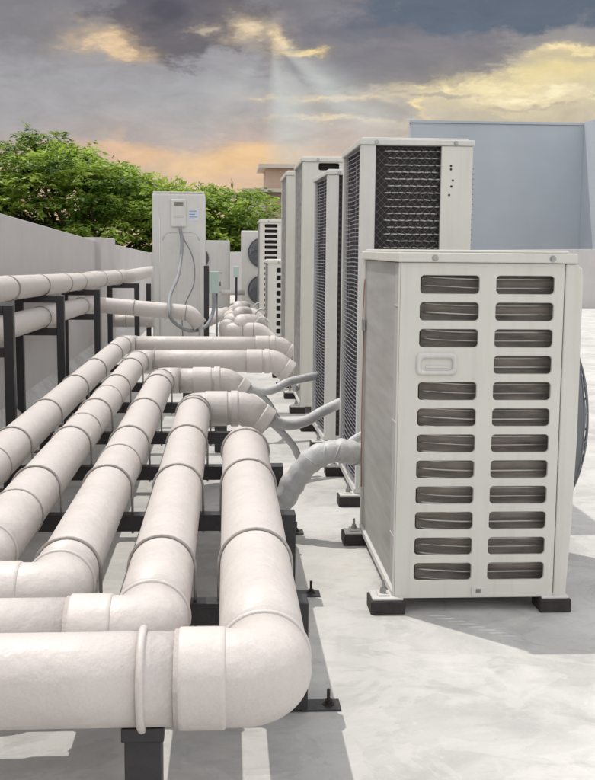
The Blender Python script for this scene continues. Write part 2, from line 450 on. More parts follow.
for i, y in enumerate(BEAMS):
    t = thing('pipe_support', '%s black steel cross beam on legs under the parallel pipes, counted from the camera' % ords[i], 'support', (0, y, 0), 0, G_SUP)
    xr = [.272, .305, .305, .12, .0, -.15, -.35][i]
    # channel beam: web and two lips
    obj('beam', B((-1.34, xr-.097, -.035, .035, ZB-.075, ZB)), M['black'], t, bevel=.003)
    obj('leg', B((xr-.095, xr, -.052, .052, .009, ZB+.002)), M['black'], t, bevel=.003)
    obj('leg', B((-1.415, -1.342, -.05, .05, .009, ZB-.002)), M['black'], t, bevel=.003)
    anchor(t, xr+.04, 0)
    anchor(t, -1.40, 0)
# support under the near transverse runs
t = thing('pipe_support', 'short black bracket post in front, under the nearest pipe crossing the picture', 'support', (-.205, 2.62, 0), 0, G_SUP)
obj('leg', B((-.045, .045, -.045, .045, .009, .352)), M['black'], t, bevel=.003)
obj('saddle', B((-.052, .052, -.055, .055, .354, .39)), M['black'], t, bevel=.003)
obj('beam', B((-.03, .03, .058, 1.15, .30, .38)), M['black'], t, bevel=.003)
anchor(t, .10, 0)

G_PIPE = 'five parallel insulated mains on the rack'
def ubolt(parent, x, y, axis='y', r=R, zc=ZP, zb=ZB-.09, rr=.0065):
    pts = []
    for k in range(17):
        a = PI*k/16; c, s = (r+rr*.9)*math.cos(a), (r+rr*.9)*math.sin(a)
        pts.append((x+c, y, zc+s) if axis == 'y' else (x, y+c, zc+s))
    p0 = Vector(pts[0]); p1 = Vector(pts[-1])
    path = [(p0.x, p0.y, zb)]+pts+[(p1.x, p1.y, zb)]
    return obj('u_bolt', T_(path, rr, 8), M['uwire'], parent, smooth=True)

def wob(path, amp=.0015): return path

def sleeves(parent, items, name='sleeve', m='cladding2'):
    for (p, ax, r, w) in items:
        b = bmesh.new(); a = Vector(ax).normalized(); p = Vector(p)
        tube(b, [p-a*(w/2+.001), p-a*w/2, p-a*(w/2-.004), p-a*(w/2-.012), p+a*(w/2-.012), p+a*(w/2-.004), p+a*w/2, p+a*(w/2+.001)], [r-.014, r-.004, r, r, r, r, r-.004, r-.014], 40)
        o = obj(name, b, M[m], parent, smooth=True)

plabels = ['outermost insulated main on the far left, its near end leaving the picture',
           'second insulated main from the left, bending left at the picture edge',
           'middle insulated main, its near elbow just above the lower left crossing pipes',
           'second insulated main from the right, its wrapped far elbow ending in a thin branch',
           'shortest insulated main on the right, its near elbow the largest and closest']
RS = [.101, .103, .104, .106, .117]
for i in range(5):
    x = PX[i]; fy = FY[i]; by = BY[i]; R = RS[i]; ZP = ZB+R+.006
    t = thing('insulated_pipe', plabels[i], 'pipe', (x, fy, 0), 0, G_PIPE)
    off = Vector((-x, -fy, 0))
    L = lambda pts: [Vector(p)+off for p in pts]
    near = [(-3.4, fy, ZP), (x, fy, ZP)]
    bend = .122
    # straight main
    o = obj('main_pipe', T_(subdiv(L([(x, fy+bend+.002, ZP), (x, by-bend-.002, ZP)]), .25), R, 40), M['cladding'], t, smooth=True)
    obj('near_elbow', T_(fillet(L([(x-bend-.10, fy, ZP), (x, fy, ZP), (x, fy+bend+.004, ZP)]), bend, 14), R+.002, 40), M['cladding'], t, smooth=True)
    obj('crossing_pipe', T_(subdiv(L([(-3.4, fy, ZP), (x-bend-.10, fy, ZP)]), .25), R-.003, 40), M['cladding'], t, smooth=True)
    sleeves(t, [(Vector((x-.155, fy, ZP))+off, (1, 0, 0), R+.007, .115)])
    rb = bmesh.new(); ring(rb, Vector((x, fy+bend+.02, ZP))+off, (0, 1, 0), R+.001, .007, 40, 8)
    obj('joint_seam', rb, M['cladding2'], t, smooth=True)
    if i < 4:
        ex = {3: .10, 2: -.03, 1: .43, 0: .56}[i]
        br = .14
        far = L([(x, by-bend, ZP), (x, by, ZP), (x+bend+.02, by, ZP)])
        obj('far_elbow', T_(fillet(far, bend, 12), R+.001, 32), M['cladding'], t, smooth=True)
        rF = {3: .106, 2: .100, 1: .103, 0: .095}[i]
        obj('crossing_pipe', T_(subdiv(L([(x+bend+.02, by, ZP), (ex-.12, by, ZP)]), .3), rF, 32), M['cladding'], t, smooth=True)
        # drop elbow: turns down and a little right
        de = L([(ex-.125, by, ZP), (ex+.02, by, ZP), (ex+.15, by-.005, ZP-.095)])
        obj('drop_elbow', T_(fillet(de, .12, 10), rF+.004, 32), M['cladding'], t, smooth=True)
        sleeves(t, [(Vector((ex-.17, by, ZP))+off, (1, 0, 0), rF+.010, .15), (Vector((ex-.05, by, ZP))+off, (1, 0, 0), rF+.014, .05),
                    (Vector((ex+.135, by-.004, ZP-.085))+off, (.806, 0, -.59), rF+.009, .08)])
        sb = bmesh.new(); ring(sb, Vector((x, by-bend-.01, ZP))+off, (0, 1, 0), R+.001, .007, 32, 8)
        ring(sb, Vector((x+bend+.03, by, ZP))+off, (1, 0, 0), rF+.001, .006, 32, 8)
        obj('joint_seam', sb, M['uwire'], t, smooth=True)
        # thin branch to the units
        if i == 3:
            pts = [(ex+.13, by, ZP-.085), (.31, by+.02, .405), (.38, by+.05, .375), (.46, by+.12, .365), (.56, by+.2, .385), (.66, by+.27, .43), (.80, by+.34, .485)]
            pp = spline(L(pts), 6); obj('branch_pipe', T_(pp, [max(.037, .075-.008*k) for k in range(len(pp))], 16), M['wrap'], t, smooth=True)
            pts = [(.30, by+.02, .39), (.37, by+.06, .32), (.45, by+.10, .22), (.51, by+.12, .11), (.62, by+.16, .05)]
            obj('branch_pipe', T_(spline(L(pts), 6), .024, 12), M['wrap'], t, smooth=True)
        elif i == 2:
            pts = [(ex+.13, by, ZP-.085), (.20, by, .42), (.30, by, .40), (.40, by+.05, .42), (.52, by+.12, .47), (.76, by+.25, .505)]
            pp = spline(L(pts), 6); obj('branch_pipe', T_(pp, [max(.034, .07-.008*k) for k in range(len(pp))], 14), M['wrap'], t, smooth=True)
            pts = [(.24, by, .40), (.33, by+.03, .32), (.42, by+.1, .16), (.46, by+.15, .06)]
            obj('branch_pipe', T_(spline(L(pts), 6), .022, 12), M['wrap'], t, smooth=True)
        else:
            pts = [(ex+.13, by, ZP-.085), (ex+.19, by, .33), (ex+.22, by+.02, .22), (ex+.27, by+.1, .25)]
            obj('branch_pipe', T_(spline(L(pts), 6), .026, 12), M['wrap'], t, smooth=True)
    else:
        far = L([(x, by-bend-.01, ZP), (x, by, ZP), (x+.02, by, ZP-.22)])
        obj('far_elbow', T_(fillet(far, .15, 12), R+.001, 32), M['cladding'], t, smooth=True)
        sb = bmesh.new(); ring(sb, Vector((x, by-bend-.02, ZP))+off, (0, 1, 0), R+.003, .008, 32, 8); obj('joint_seam', sb, M['uwire'], t, smooth=True)
        pts = [(x+.02, by, .30), (x+.05, by+.02, .20), (x+.18, by+.03, .17), (x+.26, by+.02, .30), (x+.36, by, .43), (x+.48, by+.01, .475), (x+.60, by+.03, .46), (x+.78, by+.12, .40)]
        wp = obj('wrapped_branch', T_(spline(L(pts), 7), [.064+.004*math.sin(k*1.9)+.003*math.sin(k*.7) for k in range(len(spline(L(pts), 7)))], 24), M['wrap'], t, smooth=True)
        wb = bmesh.new()
        for q, tt in ((4.0, 0), (4.5, 0), (5.0, 1), (5.35, 1), (5.8, 2), (6.2, 2)):
            pp = spline(L(pts), 7); k = int(q*7); ring(wb, pp[k], pp[k+1]-pp[k-1]+Vector((0, 0, .02*(-1)**k)), .064, .0055, 20, 6)
        obj('tape_band', wb, M['wrap'], wp, smooth=True)
        pts = [(x+.52, by+.15, .42), (x+.60, by+.2, .50), (x+.72, by+.3, .54), (x+.80, by+.35, .55)]
        obj('branch_pipe', T_(spline(L(pts), 6), .022, 12), M['wrap'], t, smooth=True)
    for k, y in enumerate(BEAMS):
        if y > fy+.25 and y < by-.1 and (i < 4 or y < 5.5): ubolt(t, x-x, y-fy, 'y', R, ZP, rr=.0055)
    # plain bands between the beams
    for q in ([4.35, 6.4, 7.7] if i == 1 else [5.35] if i in (0, 2) else [4.3] if i == 9 else []):
        if q < by-.3:
            sb = bmesh.new(); ring(sb, (0, q-fy, ZP), (0, 1, 0), R+.001, .005, 32, 6); obj('joint_seam', sb, M['uwire'], t, smooth=True)
    if i == 4: 
        sb = bmesh.new(); ring(sb, (-.205-x, 0, ZP), (1, 0, 0), R+.003, .010, 40, 10)
        tube(sb, [(-.205-x, 0, ZP-R-.005), (-.205-x, 0, ZP-R-.03)], .010, 10)
        obj('pipe_clamp', sb, M['cladding2'], t, smooth=True)

R = .12; ZP = .495
# ------------------------------------------------------------------ left pipe frames and long runs
G_FR = 'black goalpost frames holding the two wall pipes'
frames = [(7.95, 1.135, -1.93, -1.55), (10.4, 1.105, -1.93, -1.55), (13.3, 1.05, -1.93, -1.55), (15.8, 1.05, -1.66, -1.28)]
fl = ['nearest black pipe frame cut by the left picture edge', 'second black pipe frame from the left, standing before the parapet',
      'third black pipe frame from the left, just before the wall pillar', 'fourth black pipe frame, set slightly right of the other frames']
for (y, zt, xl, xr), lab in zip(frames, fl):
    t = thing('pipe_gantry', lab, 'frame', ((xl+xr)/2, y, 0), 0, G_FR)
    w = (xr-xl)/2
    obj('leg', B((-w-.035, -w+.035, -.035, .035, .008, zt)), M['black'], t, bevel=.003)
    obj('leg', B((w-.035, w+.035, -.035, .035, .008, zt)), M['black'], t, bevel=.003)
    obj('crossbar', B((-w+.037, w-.037, -.033, .033, zt-.07, zt-.002)), M['black'], t, bevel=.003)
    zl = .80-(y-10.4)*.014
    obj('crossbar', B((-w+.037, w-.037, -.033, .033, zl-.07, zl)), M['black'], t, bevel=.003)
    obj('base_plate', B((-w-.07, -w+.07, -.06, .06, 0, .0075)), M['black'], t)
    obj('base_plate', B((w-.07, w+.07, -.06, .06, 0, .0075)), M['black'], t)
t = thing('steel_post', 'black steel post standing just left of the tall narrow unit', 'post', (-1.17, 16.6, 0))
obj('post_shaft', B((-.035, .035, -.035, .035, .008, 1.02)), M['black'], t, bevel=.003)
obj('base_plate', B((-.07, .07, -.06, .06, 0, .0075)), M['black'], t)

def run(label, pts, r, rings, fil=.12, group='insulated pipes along the left parapet', ub=()):
    t = thing('insulated_pipe', label, 'pipe', (pts[0][0], pts[0][1], 0), 0, group)
    off = Vector((-pts[0][0], -pts[0][1], 0))
    P = fillet([Vector(p)+off for p in pts], fil, 8)
    obj('pipe_run', T_(subdiv(P, .5), r, 32), M['cladding'], t, smooth=True)
    for (p, ax) in rings:
        b = bmesh.new(); ring(b, Vector(p)+off, ax, r+.001, .006, 32, 6); obj('pipe_clamp', b, M['uwire'], t, smooth=True)
    return t, off
zu = lambda y: 1.235-(y-7.95)*.0175
t, off = run('upper insulated pipe resting on the crossbars along the parapet', [(-1.76, 1.5, zu(1.5)), (-1.74, 13.5, zu(13.3)), (-1.66, 14.6, 1.14), (-1.46, 16.6, 1.125), (-1.40, 20.2, 1.12), (-.6, 20.6, 1.11)], .1,
    [((-1.74, y, zu(y)), (0, 1, 0)) for y in (7.93, 8.9, 10.4, 11.9, 13.1)]+[((-1.66, 14.6, 1.14), (.1, 1, 0)), ((-1.56, 15.6, 1.132), (.2, 1, 0))], fil=.5)
sleeves(t, [(Vector((-1.70, 14.1, 1.142))+off, (.08, 1.1, 0), .107, .5), (Vector((-1.53, 15.9, 1.13))+off, (.2, 2, 0), .107, .5)])
zw = lambda y: .905-(y-9.7)*.0145
t, off = run('lower insulated pipe inside the black frames, turning right in front of the tall unit', [(-1.74, 1.5, zw(1.5)), (-1.74, 14.02, zw(14)), (-.47, 14.0, .735), (-.34, 14.0, .58)], .1,
    [((-1.74, 10.4, zw(10.4)), (0, 1, 0)), ((-1.74, 13.25, zw(13.25)), (0, 1, 0)), ((-1.17, 14.01, .80), (1, 0, -.08)), ((-.52, 14, .74), (1, 0, -.1))], fil=.14)
t2 = obj('branch_pipe', T_(spline([Vector(p)+off for p in [(-.36, 14, .6), (-.33, 14, .52), (-.34, 14.02, .3), (-.34, 14.02, .02)]], 6), .03, 12), M['wrap'], t, smooth=True)
run('short insulated pipe low down behind the frames, crossing behind the tall unit', [(-1.72, 16.9, .44), (-1.60, 16.55, .465), (-.3, 16.6, .465), (.0, 19, .465)], .095, [((-1.5, 16.55, .465), (1, 0, 0)), ((-1.32, 16.56, .465), (1, 0, 0))], fil=.12)

# far bank of pipes
far = [((.0, 14.25), 'nearest of the far insulated pipes behind the rack, bending towards the louvred units'),
       ((.05, 16.1), 'middle of the far insulated pipes behind the rack'),
       ((.12, 17.9), 'farthest insulated pipe, beside the green switch post')]
for k, ((x, y), lab) in enumerate(far):
    t, off = run(lab, ([(x, 23, ZP)] if k == 2 else [(x, y+1.2, .05), (x, y+1.2, ZP)])+[(x, y, ZP), (.42, y, ZP), (.56, y-.02, .36), (.60, y, .2)], .105,
        [((x, y+.3, ZP), (0, 1, 0)), ((.2, y, ZP), (1, 0, 0)), ((.34, y, ZP), (1, 0, 0))], fil=.15, group='far insulated pipes behind the rack')
    b = T_(fillet([Vector((.17, y, ZP))+off, Vector((.17, y, ZP+.13))+off, Vector((.30, y+.55, ZP+.10))+off, Vector((.30, y+.9, ZP-.1))+off], .12, 8), .085, 24)
    obj('tee_branch', b, M['cladding2'], t, smooth=True)
for k, (x, y, lab) in enumerate([(.36, 14.4, 'thin pale hose looping up beside the nearest far pipe'), (.40, 16.3, 'thin pale hose looping over the middle far pipe'), (.42, 18.2, 'thin pale hose looping below the fan unit')]):
    o = obj('drain_hose', T_(spline([(0, 0, .02), (-.03, 0, .40), (0.02, 0, .60), (.10, 0, .66), (.19, 0, .60), (.22, 0, .45), (.2, 0, .02)], 8), .011, 8), M['white'], None, (x, y, 0), smooth=True)
    tag(o, lab, 'hose', 'thin pale hoses by the far pipes')

# ------------------------------------------------------------------ condensing units
def slot_panel(bm, x0, x1, z0, z1, holes, y=0, th=.012, r=.016, n=5):
    """flat panel x0..x1, z0..z1 facing -Y with rounded rectangular holes; the holes sit in a grid of columns (each (hx0,hx1)) and rows"""
    cols = sorted(set((h[0], h[1]) for h in holes)); rows = sorted(set((h[2], h[3]) for h in holes))
    # cell edges
    cx = [x0]+[(a[1]+b[0])/2 for a, b in zip(cols[:-1], cols[1:])]+[x1]
    cz = [z0]+[(a[1]+b[0])/2 for a, b in zip(rows[:-1], rows[1:])]+[z1]
    hs = set(holes)
    grid = {}
    def gv(i, j):
        if (i, j) not in grid: grid[(i, j)] = bm.verts.new((cx[i], y, cz[j]))
        return grid[(i, j)]
    for i, c in enumerate(cols):
        for j, rw in enumerate(rows):
            A = [gv(i, j), gv(i+1, j), gv(i+1, j+1), gv(i, j+1)]
            if (c[0], c[1], rw[0], rw[1]) not in hs:
                bm.faces.new(A); continue
            hx0, hx1, hz0, hz1 = c[0], c[1], rw[0], rw[1]
            cen = [(hx0+r, hz0+r, PI), (hx1-r, hz0+r, 1.5*PI), (hx1-r, hz1-r, 0), (hx0+r, hz1-r, .5*PI)]
            loops = []
            for (a, b, s) in cen:
                loops.append([(a+r*math.cos(s+PI/2*k/n), b+r*math.sin(s+PI/2*k/n)) for k in range(n+1)])
            fr = [[bm.verts.new((p[0], y, p[1])) for p in l] for l in loops]
            md = [[bm.verts.new((p[0]+(.002 if p[0] < (hx0+hx1)/2 else -.002), y+.004, p[1]+(.002 if p[1] < (hz0+hz1)/2 else -.002))) for p in l] for l in loops]
            bk = [[bm.verts.new((m.co.x, y+th, m.co.z)) for m in l] for l in md]
            for q in range(4):
                for k in range(n): bm.faces.new((A[q], fr[q][k+1], fr[q][k]))
                q2 = (q+1) % 4
                bm.faces.new((A[q], A[q2], fr[q2][0], fr[q][n]))
            f = sum(fr, []); m_ = sum(md, []); b_ = sum(bk, [])
            for k in range(len(f)):
                k2 = (k+1) % len(f)
                bm.faces.new((f[k], f[k2], m_[k2], m_[k])); bm.faces.new((m_[k], m_[k2], b_[k2], b_[k]))
    # outer rim
    nx, nz = len(cx)-1, len(cz)-1
    per = [gv(i, 0) for i in range(nx+1)]+[gv(nx, j) for j in range(1, nz+1)]+[gv(i, nz) for i in range(nx-1, -1, -1)]+[gv(0, j) for j in range(nz-1, 0, -1)]
    pb = [bm.verts.new((p.co.x, y+th, p.co.z)) for p in per]
    for k in range(len(per)):
        k2 = (k+1) % len(per); bm.faces.new((per[k2], per[k], pb[k], pb[k2]))
    return bm

def feet(root, W, L, zb=.058, yf=(0, 1)):
    for (x0, x1) in ((-.105, .045), (W-.06, W+.075)):
        for y in (0.02, L-.10):
            f = obj('rubber_block', B((x0, x1, y-.055, y+.085, 0, zb)), M['rubber'], root, bevel=.004)
            bx = x0+.06 if x0 < 0 else x1-.055
            obj('foot_bracket', B((x0+.008, x1-.008, y-.045, y+.078, zb+.0005, zb+.012), (bx-.025, bx+.025, y-.02, y+.06, zb+.0125, zb+.02)), M['white'], f, bevel=.004)
            b = T_([(bx, y+.01, zb+.018), (bx, y+.01, zb+.075)], .006, 8)
            tube(b, [(bx, y+.01, zb+.021), (bx, y+.01, zb+.034)], .015, 6); tube(b, [(bx, y+.01, zb+.034), (bx, y+.01, zb+.044)], .0125, 6)
            obj('bolt', b, M['steel'], f)

def fan_guard(root, c, n, r, depth, m='fan', rings_=9, blades=True, well='dark'):
    """round fan guard on a side: bell ring, wire rings, spokes; n = axis"""
    n = Vector(n).normalized(); u = n.orthogonal().normalized(); w = n.cross(u); c = Vector(c)
    b = bmesh.new()
    # bell ring
    tube(b, [c-n*.01, c+n*depth*.45], r, 48, caps=False)
    for k in range(1, rings_+1):
        f = k/rings_; h = depth*(1-.55*f**3)
        ring(b, c+n*h, n, r*f, .0035, 48, 5, up=u)
    for k in range(20):
        a = 2*PI*k/20; d = u*math.cos(a)+w*math.sin(a)
        tube(b, [c+d*r*f+n*depth*(1-.55*f**3) for f in (.1, .35, .6, .8, .92, 1.0)], .0035, 5)
    g_ = obj('fan_guard', b, M[m], root, smooth=True)
    b = bmesh.new(); disc(b, c+n*.004, n, r*.99, 48); obj('fan_well', b, M[well], root)
    if blades:
        b = bmesh.new()
        for k in range(3):
            a0 = 2*PI*k/3
            rows = []
            for i in range(6):
                rr = r*(.16+.76*i/5); row = []
                for j in range(5):
                    a = a0+(.2+.55*i/5)*(j/4)*2.0
                    row.append(b.verts.new(c+(u*math.cos(a)+w*math.sin(a))*rr+n*(.02+depth*.3*(j/4))))
                rows.append(row)
            for i in range(5):
                for j in range(4): b.faces.new((rows[i][j], rows[i+1][j], rows[i+1][j+1], rows[i][j+1]))
        tube(b, [c+n*.01, c+n*depth*.42], r*.2, 24)
        obj('fan_blades', b, M['fan'], g_, smooth=True)
    return g_

def cap(root, W, L, z0, z1, m, over=.014, right=.742, screws=(.14, .635)):
    b = bmesh.new()
    box(b, -over, right, -over, L+over, z0, z1-.012)
    b2 = box(b, -over+.018, right-.03, -over+.03, L, z1-.0115, z1)
    c = obj('top_cover', b, m, root, bevel=.005, seg=3)
    for sx in screws:
        s = bmesh.new(); tube(s, [(sx, -over-.007, (z0+z1)/2-.008), (sx, -over+.001, (z0+z1)/2-.008)], .0085, 12)
        tube(s, [(sx, -over-.0015, (z0+z1)/2-.008), (sx, -over+.001, (z0+z1)/2-.008)], .014, 16)
        obj('screw', s, M['steel'], c)
    return c

def louvre_unit(label, loc, W=.692, L=1.22, ztop=1.553, rows=12, pitch=.112, ztop_slot=1.449, handle=3, strip=.076, sl=(.082, .334, .402, .652), sh=.08, detail=True, cm='coil', group=None, fan=True, slot_rows=None):
    root = thing('condensing_unit', label, 'air conditioner', loc, 0, group)
    z0 = .062; zc = ztop-.052
    holes = []
    for r in range(rows):
        zt = ztop_slot-r*pitch
        for c in (0, 1):
            if r == handle and c == 0 and handle is not None: continue
            holes.append((sl[2*c], sl[2*c+1], round(zt-sh, 5), round(zt, 5)))
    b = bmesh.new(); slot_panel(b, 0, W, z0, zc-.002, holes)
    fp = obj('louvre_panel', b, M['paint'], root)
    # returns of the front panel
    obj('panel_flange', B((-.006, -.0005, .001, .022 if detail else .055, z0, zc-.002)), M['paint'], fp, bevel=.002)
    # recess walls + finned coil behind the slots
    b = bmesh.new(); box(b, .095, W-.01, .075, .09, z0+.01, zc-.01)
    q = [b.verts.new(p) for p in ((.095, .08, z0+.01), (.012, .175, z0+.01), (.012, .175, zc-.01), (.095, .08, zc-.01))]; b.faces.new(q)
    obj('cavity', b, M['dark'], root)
    if detail:
        b = bmesh.new(); nz_ = int(rows*pitch/.0373)
        for k in range(nz_):
            z = ztop_slot-.018-k*.0373
            cv = .012*math.sin(k*1.7)
            pts = [(.105, .064, z+.010), (.17, .053, z+.006+cv*.15), (.26, .048, z+.002+cv*.1), (.36, .047, z), (.66, .048, z+.001)]
            tube(b, spline(pts, 3), .0026 if k % 2 else .0042, 6)
        obj('coil_tubes', b, M['tubepale'], root, smooth=True)
        b = bmesh.new()
        box(b, .10, W-.02, .0705, .074, z0+.02, zc-.02); obj('fin_pack', b, M['fin'], root)
    if handle is not None:
        zt = ztop_slot-handle*pitch+.012
        hx0, hx1 = .072, .246
        def rloop(a0, a1, c0, c1, r, y):
            L_ = []
            for (cx_, cz_, q) in ((a0+r, c0+r, PI), (a1-r, c0+r, 1.5*PI), (a1-r, c1-r, 0), (a0+r, c1-r, .5*PI)):
                L_ += [b.verts.new((cx_+r*math.cos(q+PI/2*k/6), y, cz_+r*math.sin(q+PI/2*k/6))) for k in range(7)]
            return L_
        b = bmesh.new()
        lp = [rloop(hx0, hx1, zt-.096, zt, .022, -.0004), rloop(hx0+.002, hx1-.002, zt-.094, zt-.002, .02, -.009), rloop(hx0+.008, hx1-.008, zt-.088, zt-.008, .018, -.012),
              rloop(hx0+.018, hx1-.018, zt-.078, zt-.022, .018, -.011), rloop(hx0+.020, hx1-.020, zt-.076, zt-.026, .018, -.0012)]
        for A_, B_ in zip(lp[:-1], lp[1:]):
            for k in range(len(A_)):
                k2 = (k+1) % len(A_); b.faces.new((A_[k], A_[k2], B_[k2], B_[k]))
        h = obj('handle', b, M['white'], fp, smooth=True)
        b = bmesh.new(); box(b, hx0+.012, hx1-.012, -.0001+.0008, .0022, zt-.08, zt-.02); obj('grip_recess', b, M['fin'], h)
        b = bmesh.new(); box(b, hx0+.04, hx1-.04, -.0045, -.0008, zt-.066, zt-.054); obj('grip_lip', b, M['white'], h, bevel=.001)
    # small latch at the foot of the panel
    b = B((.335, .395, -.0035, -.0004, z0+.008, z0+.044)); l = obj('latch', b, M['white'], fp, bevel=.001)
    obj('keyhole', B((.355, .375, -.006, -.0038, z0+.022, z0+.038)), M['fin'], l)
    # right corner panel with clipped top corner
    b = bmesh.new()
    prof = [(W+.004, z0), (W+strip-.018, z0), (W+strip-.004, .35), (W+strip+.006, .75), (W+strip+.004, zc-.07), (W+strip-.001, zc-.022), (W+strip-.024, zc-.003), (W+.004, zc-.003)]
    a = [b.verts.new((x, -.002, z)) for x, z in prof]; c_ = [b.verts.new((x, L-.01, z)) for x, z in prof]
    b.faces.new(a); b.faces.new(c_[::-1])
    for k in range(len(a)):
        k2 = (k+1) % len(a); b.faces.new((a[k2], a[k], c_[k], c_[k2]))
    obj('side_panel', b, M['paint'], root, bevel=.007, seg=3)
    # left coil face set in from the edge, rear corner post, bottom rail
    sc0 = obj('side_coil', B((.006, .03, .170 if detail else .058, L-.052, z0+.03, zc-.004)), M[cm], root)
    if detail:      # the last hand's breadth of the coil is an open pack of upright fins, sunlight passes between them
        b = bmesh.new(); y = .030
        while y < .168:
            box(b, .004, .0046, y, y+.006, z0+.03, zc-.004)
            q = [b.verts.new(p) for p in ((.005, y, z0+.03), (-.001+.018, y-.0128, z0+.03), (.017, y-.0128, zc-.004), (.005, y, zc-.004))]; b.faces.new(q)
            y += .0105
        for k in range(3): box(b, .001, .0035, .024, .17, z0+.25+k*.5, z0+.256+k*.5)
        obj('fin_edge', b, M['wallp'], sc0)
    post = obj('corner_post', B((-.004, .03, L-.05, L, z0, zc-.002)), M['paint2'], root, bevel=.003)
    if detail:
        b = bmesh.new()
        for yy in (L-.065,):
            tube(b, spline([(-.006, yy, zc-.10), (-.012, yy, zc-.3), (-.006, yy+.01, zc-.42), (-.010, yy, zc-.8), (-.006, yy, .3)], 6), .0035, 6)
        obj('capillary_wire', b, M['copper'], root, smooth=True)
        obj('wire_clip', B((-.016, -.001, L-.09, L-.045, zc-.37, zc-.31)), M['steel'], root, bevel=.002)
    obj('base_rail', B((-.010, W+strip-.02, .014, L-.004, z0-.002, z0+.028)), M['white'], root, bevel=.003)
    obj('back_panel', B((.034, W-.002, L-.03, L-.012, z0+.03, zc-.004)), M['paint2'], root)
    cap(root, W, L, zc, ztop, M['paint'])
    feet(root, W, L)
    if fan:
        zf = z0+(zc-z0)*.5 if ztop < 1.9 else zc-.5
        fan_guard(root, (W+strip-.004, L*.44, zf), (1, 0, 0), .43 if ztop > 1.45 else .36, .165)
        if ztop > 1.9: fan_guard(root, (W+strip-.004, L*.44, zf-.98), (1, 0, 0), .44, .2)
    return root

G_LV = 'louvred condensing units in the row on the right'
U1 = louvre_unit('large cream condensing unit in the foreground with two columns of louvre slots and a grip', (.719, 4.55, 0), group=G_LV)

def coil_unit(label, loc, W=.665, L=1.02, zt=2.205, group=None):
    root = thing('condensing_unit', label, 'air conditioner', loc, 0, group)
    z0 = .075; zc = zt-.045
    obj('corner_post', B((0, .088, 0, .06, z0, zc-.001)), M['white'], root, bevel=.004)
    obj('corner_post', B((0, .05, L-.05, L, z0, zc-.001)), M['white'], root, bevel=.004)
    obj('side_panel', B((.478, W, 0, .03, z0, zc-.001)), M['paint'], root, bevel=.004)
    obj('side_panel', B((W-.03, W-.0005, .031, L, z0, zc-.001)), M['paint'], root, bevel=.003)
    obj('back_panel', B((.052, W-.032, L-.03, L-.002, z0, zc-.001)), M['paint2'], root)
    # holes in the right panel
    for x, z in ((.535, zc-.115), (.535, zc-.135), (.54, zc-.235), (.528, zc-.285), (.548, zc-.20)):
        obj('screw_hole', T_([(x, -.0015, z), (x, .003, z)], .007, 12), M['dark'], root)
    # dark inside and hairpin rows behind the diamond mesh on the near face
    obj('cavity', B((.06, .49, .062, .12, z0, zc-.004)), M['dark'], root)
    b = bmesh.new(); k = 0; z = zc-.03
    while z > z0+.05:
        x = .15+(.02 if k % 2 else 0)
        while x < .455:
            l = .037; dz = .0022*math.sin(x*31+k*2.1); tube(b, [(x, .056, z), (x+.002, .049, z+dz), (x+l-.002, .049, z-dz), (x+l, .056, z)], .0042, 6); x += .0435
        z -= .0405; k += 1
    obj('coil_face', b, M['tubepale'], root, smooth=True)
    b = bmesh.new()   # tilted diamond guard wires
    xl, xr = .09, .476; h = zc-z0; n = int(h/.045)
    for k in range(-9, n):
        za = z0+.02+k*.045
        for s in (1, -1):
            p = []
            for (x) in (xl, xr):
                zz = za+(x-xl if s > 0 else xr-x)*1.0; p.append((x, zz))
            (xa, z1), (xb, z2) = p
            lo, hi = z0+.005, zc-.005
            def cl(xa, z1, xb, z2):
                if max(z1, z2) <= lo or min(z1, z2) >= hi: return None
                t0, t1 = 0, 1
                if z1 < lo: t0 = (lo-z1)/(z2-z1)
                if z2 < lo: t1 = (lo-z1)/(z2-z1)
                if z1 > hi: t0 = (hi-z1)/(z2-z1)
                if z2 > hi: t1 = (hi-z1)/(z2-z1)
                return (xa+(xb-xa)*t0, z1+(z2-z1)*t0, xa+(xb-xa)*t1, z1+(z2-z1)*t1)
            c = cl(xa, z1, xb, z2)
            if c: tube(b, [(c[0], .022+.003*s, c[1]), (c[2], .022+.003*s, c[3])], .0008, 4)
    obj('mesh_guard', b, M['fan'], root)
    # left side: coil with heavy wavy guard wires
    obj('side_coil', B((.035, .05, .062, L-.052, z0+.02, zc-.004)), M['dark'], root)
    b = bmesh.new(); nb = 80
    for k in range(nb):
        z = z0+.03+(zc-z0-.05)*k/(nb-1); a = .010*math.sin(z*9.0)+.006*math.sin(z*23+1)
        pts = []
        for j in range(9):
            y = .064+(L-.12)*j/8; e = math.sin(PI*j/8)**.5
            pts.append((.020-(a+.014)*e, y, z+.004*math.sin(j*.9+z*4)*e))
        tube(b, pts, .0031, 5)
    for y in (.35, .68):
        tube(b, [(.016, y*L, z0+.02), (.016, y*L, zc-.01)], .0016, 5)
    obj('coil_guard', b, M['wire'], root, smooth=True)
    # beaded right-hand guard
    b = bmesh.new(); z = z0+.1
    while z < zc-.1:
        tube(b, [(W+.001, .06, z), (W+.022, .08, z), (W+.022, L-.1, z), (W+.001, L-.08, z)], .004, 5); z += .03
    obj('fan_side_guard', b, M['wire'], root)
    obj('base_rail', B((-.008, W+.004, .012, L, z0-.012, z0+.03)), M['white'], root, bevel=.003)
    cap(root, W, L, zc, zt, M['white'], over=.008, right=W+.008, screws=(.09, .56))
    feet(root, W, L, zb=.06)
    return root
G_CU = 'tall open coil condensing units in the row'
U2 = coil_unit('tall unit behind the foreground one, its dark coil mesh showing above it', (.782, 6.53, 0), group=G_CU)
U3 = dup(U2, (.757, 8.42, 0), 'tall coil unit third in the row, narrow end mostly hidden by the nearer mesh unit', rz=.024)
U3.scale = (1, 1, .977)
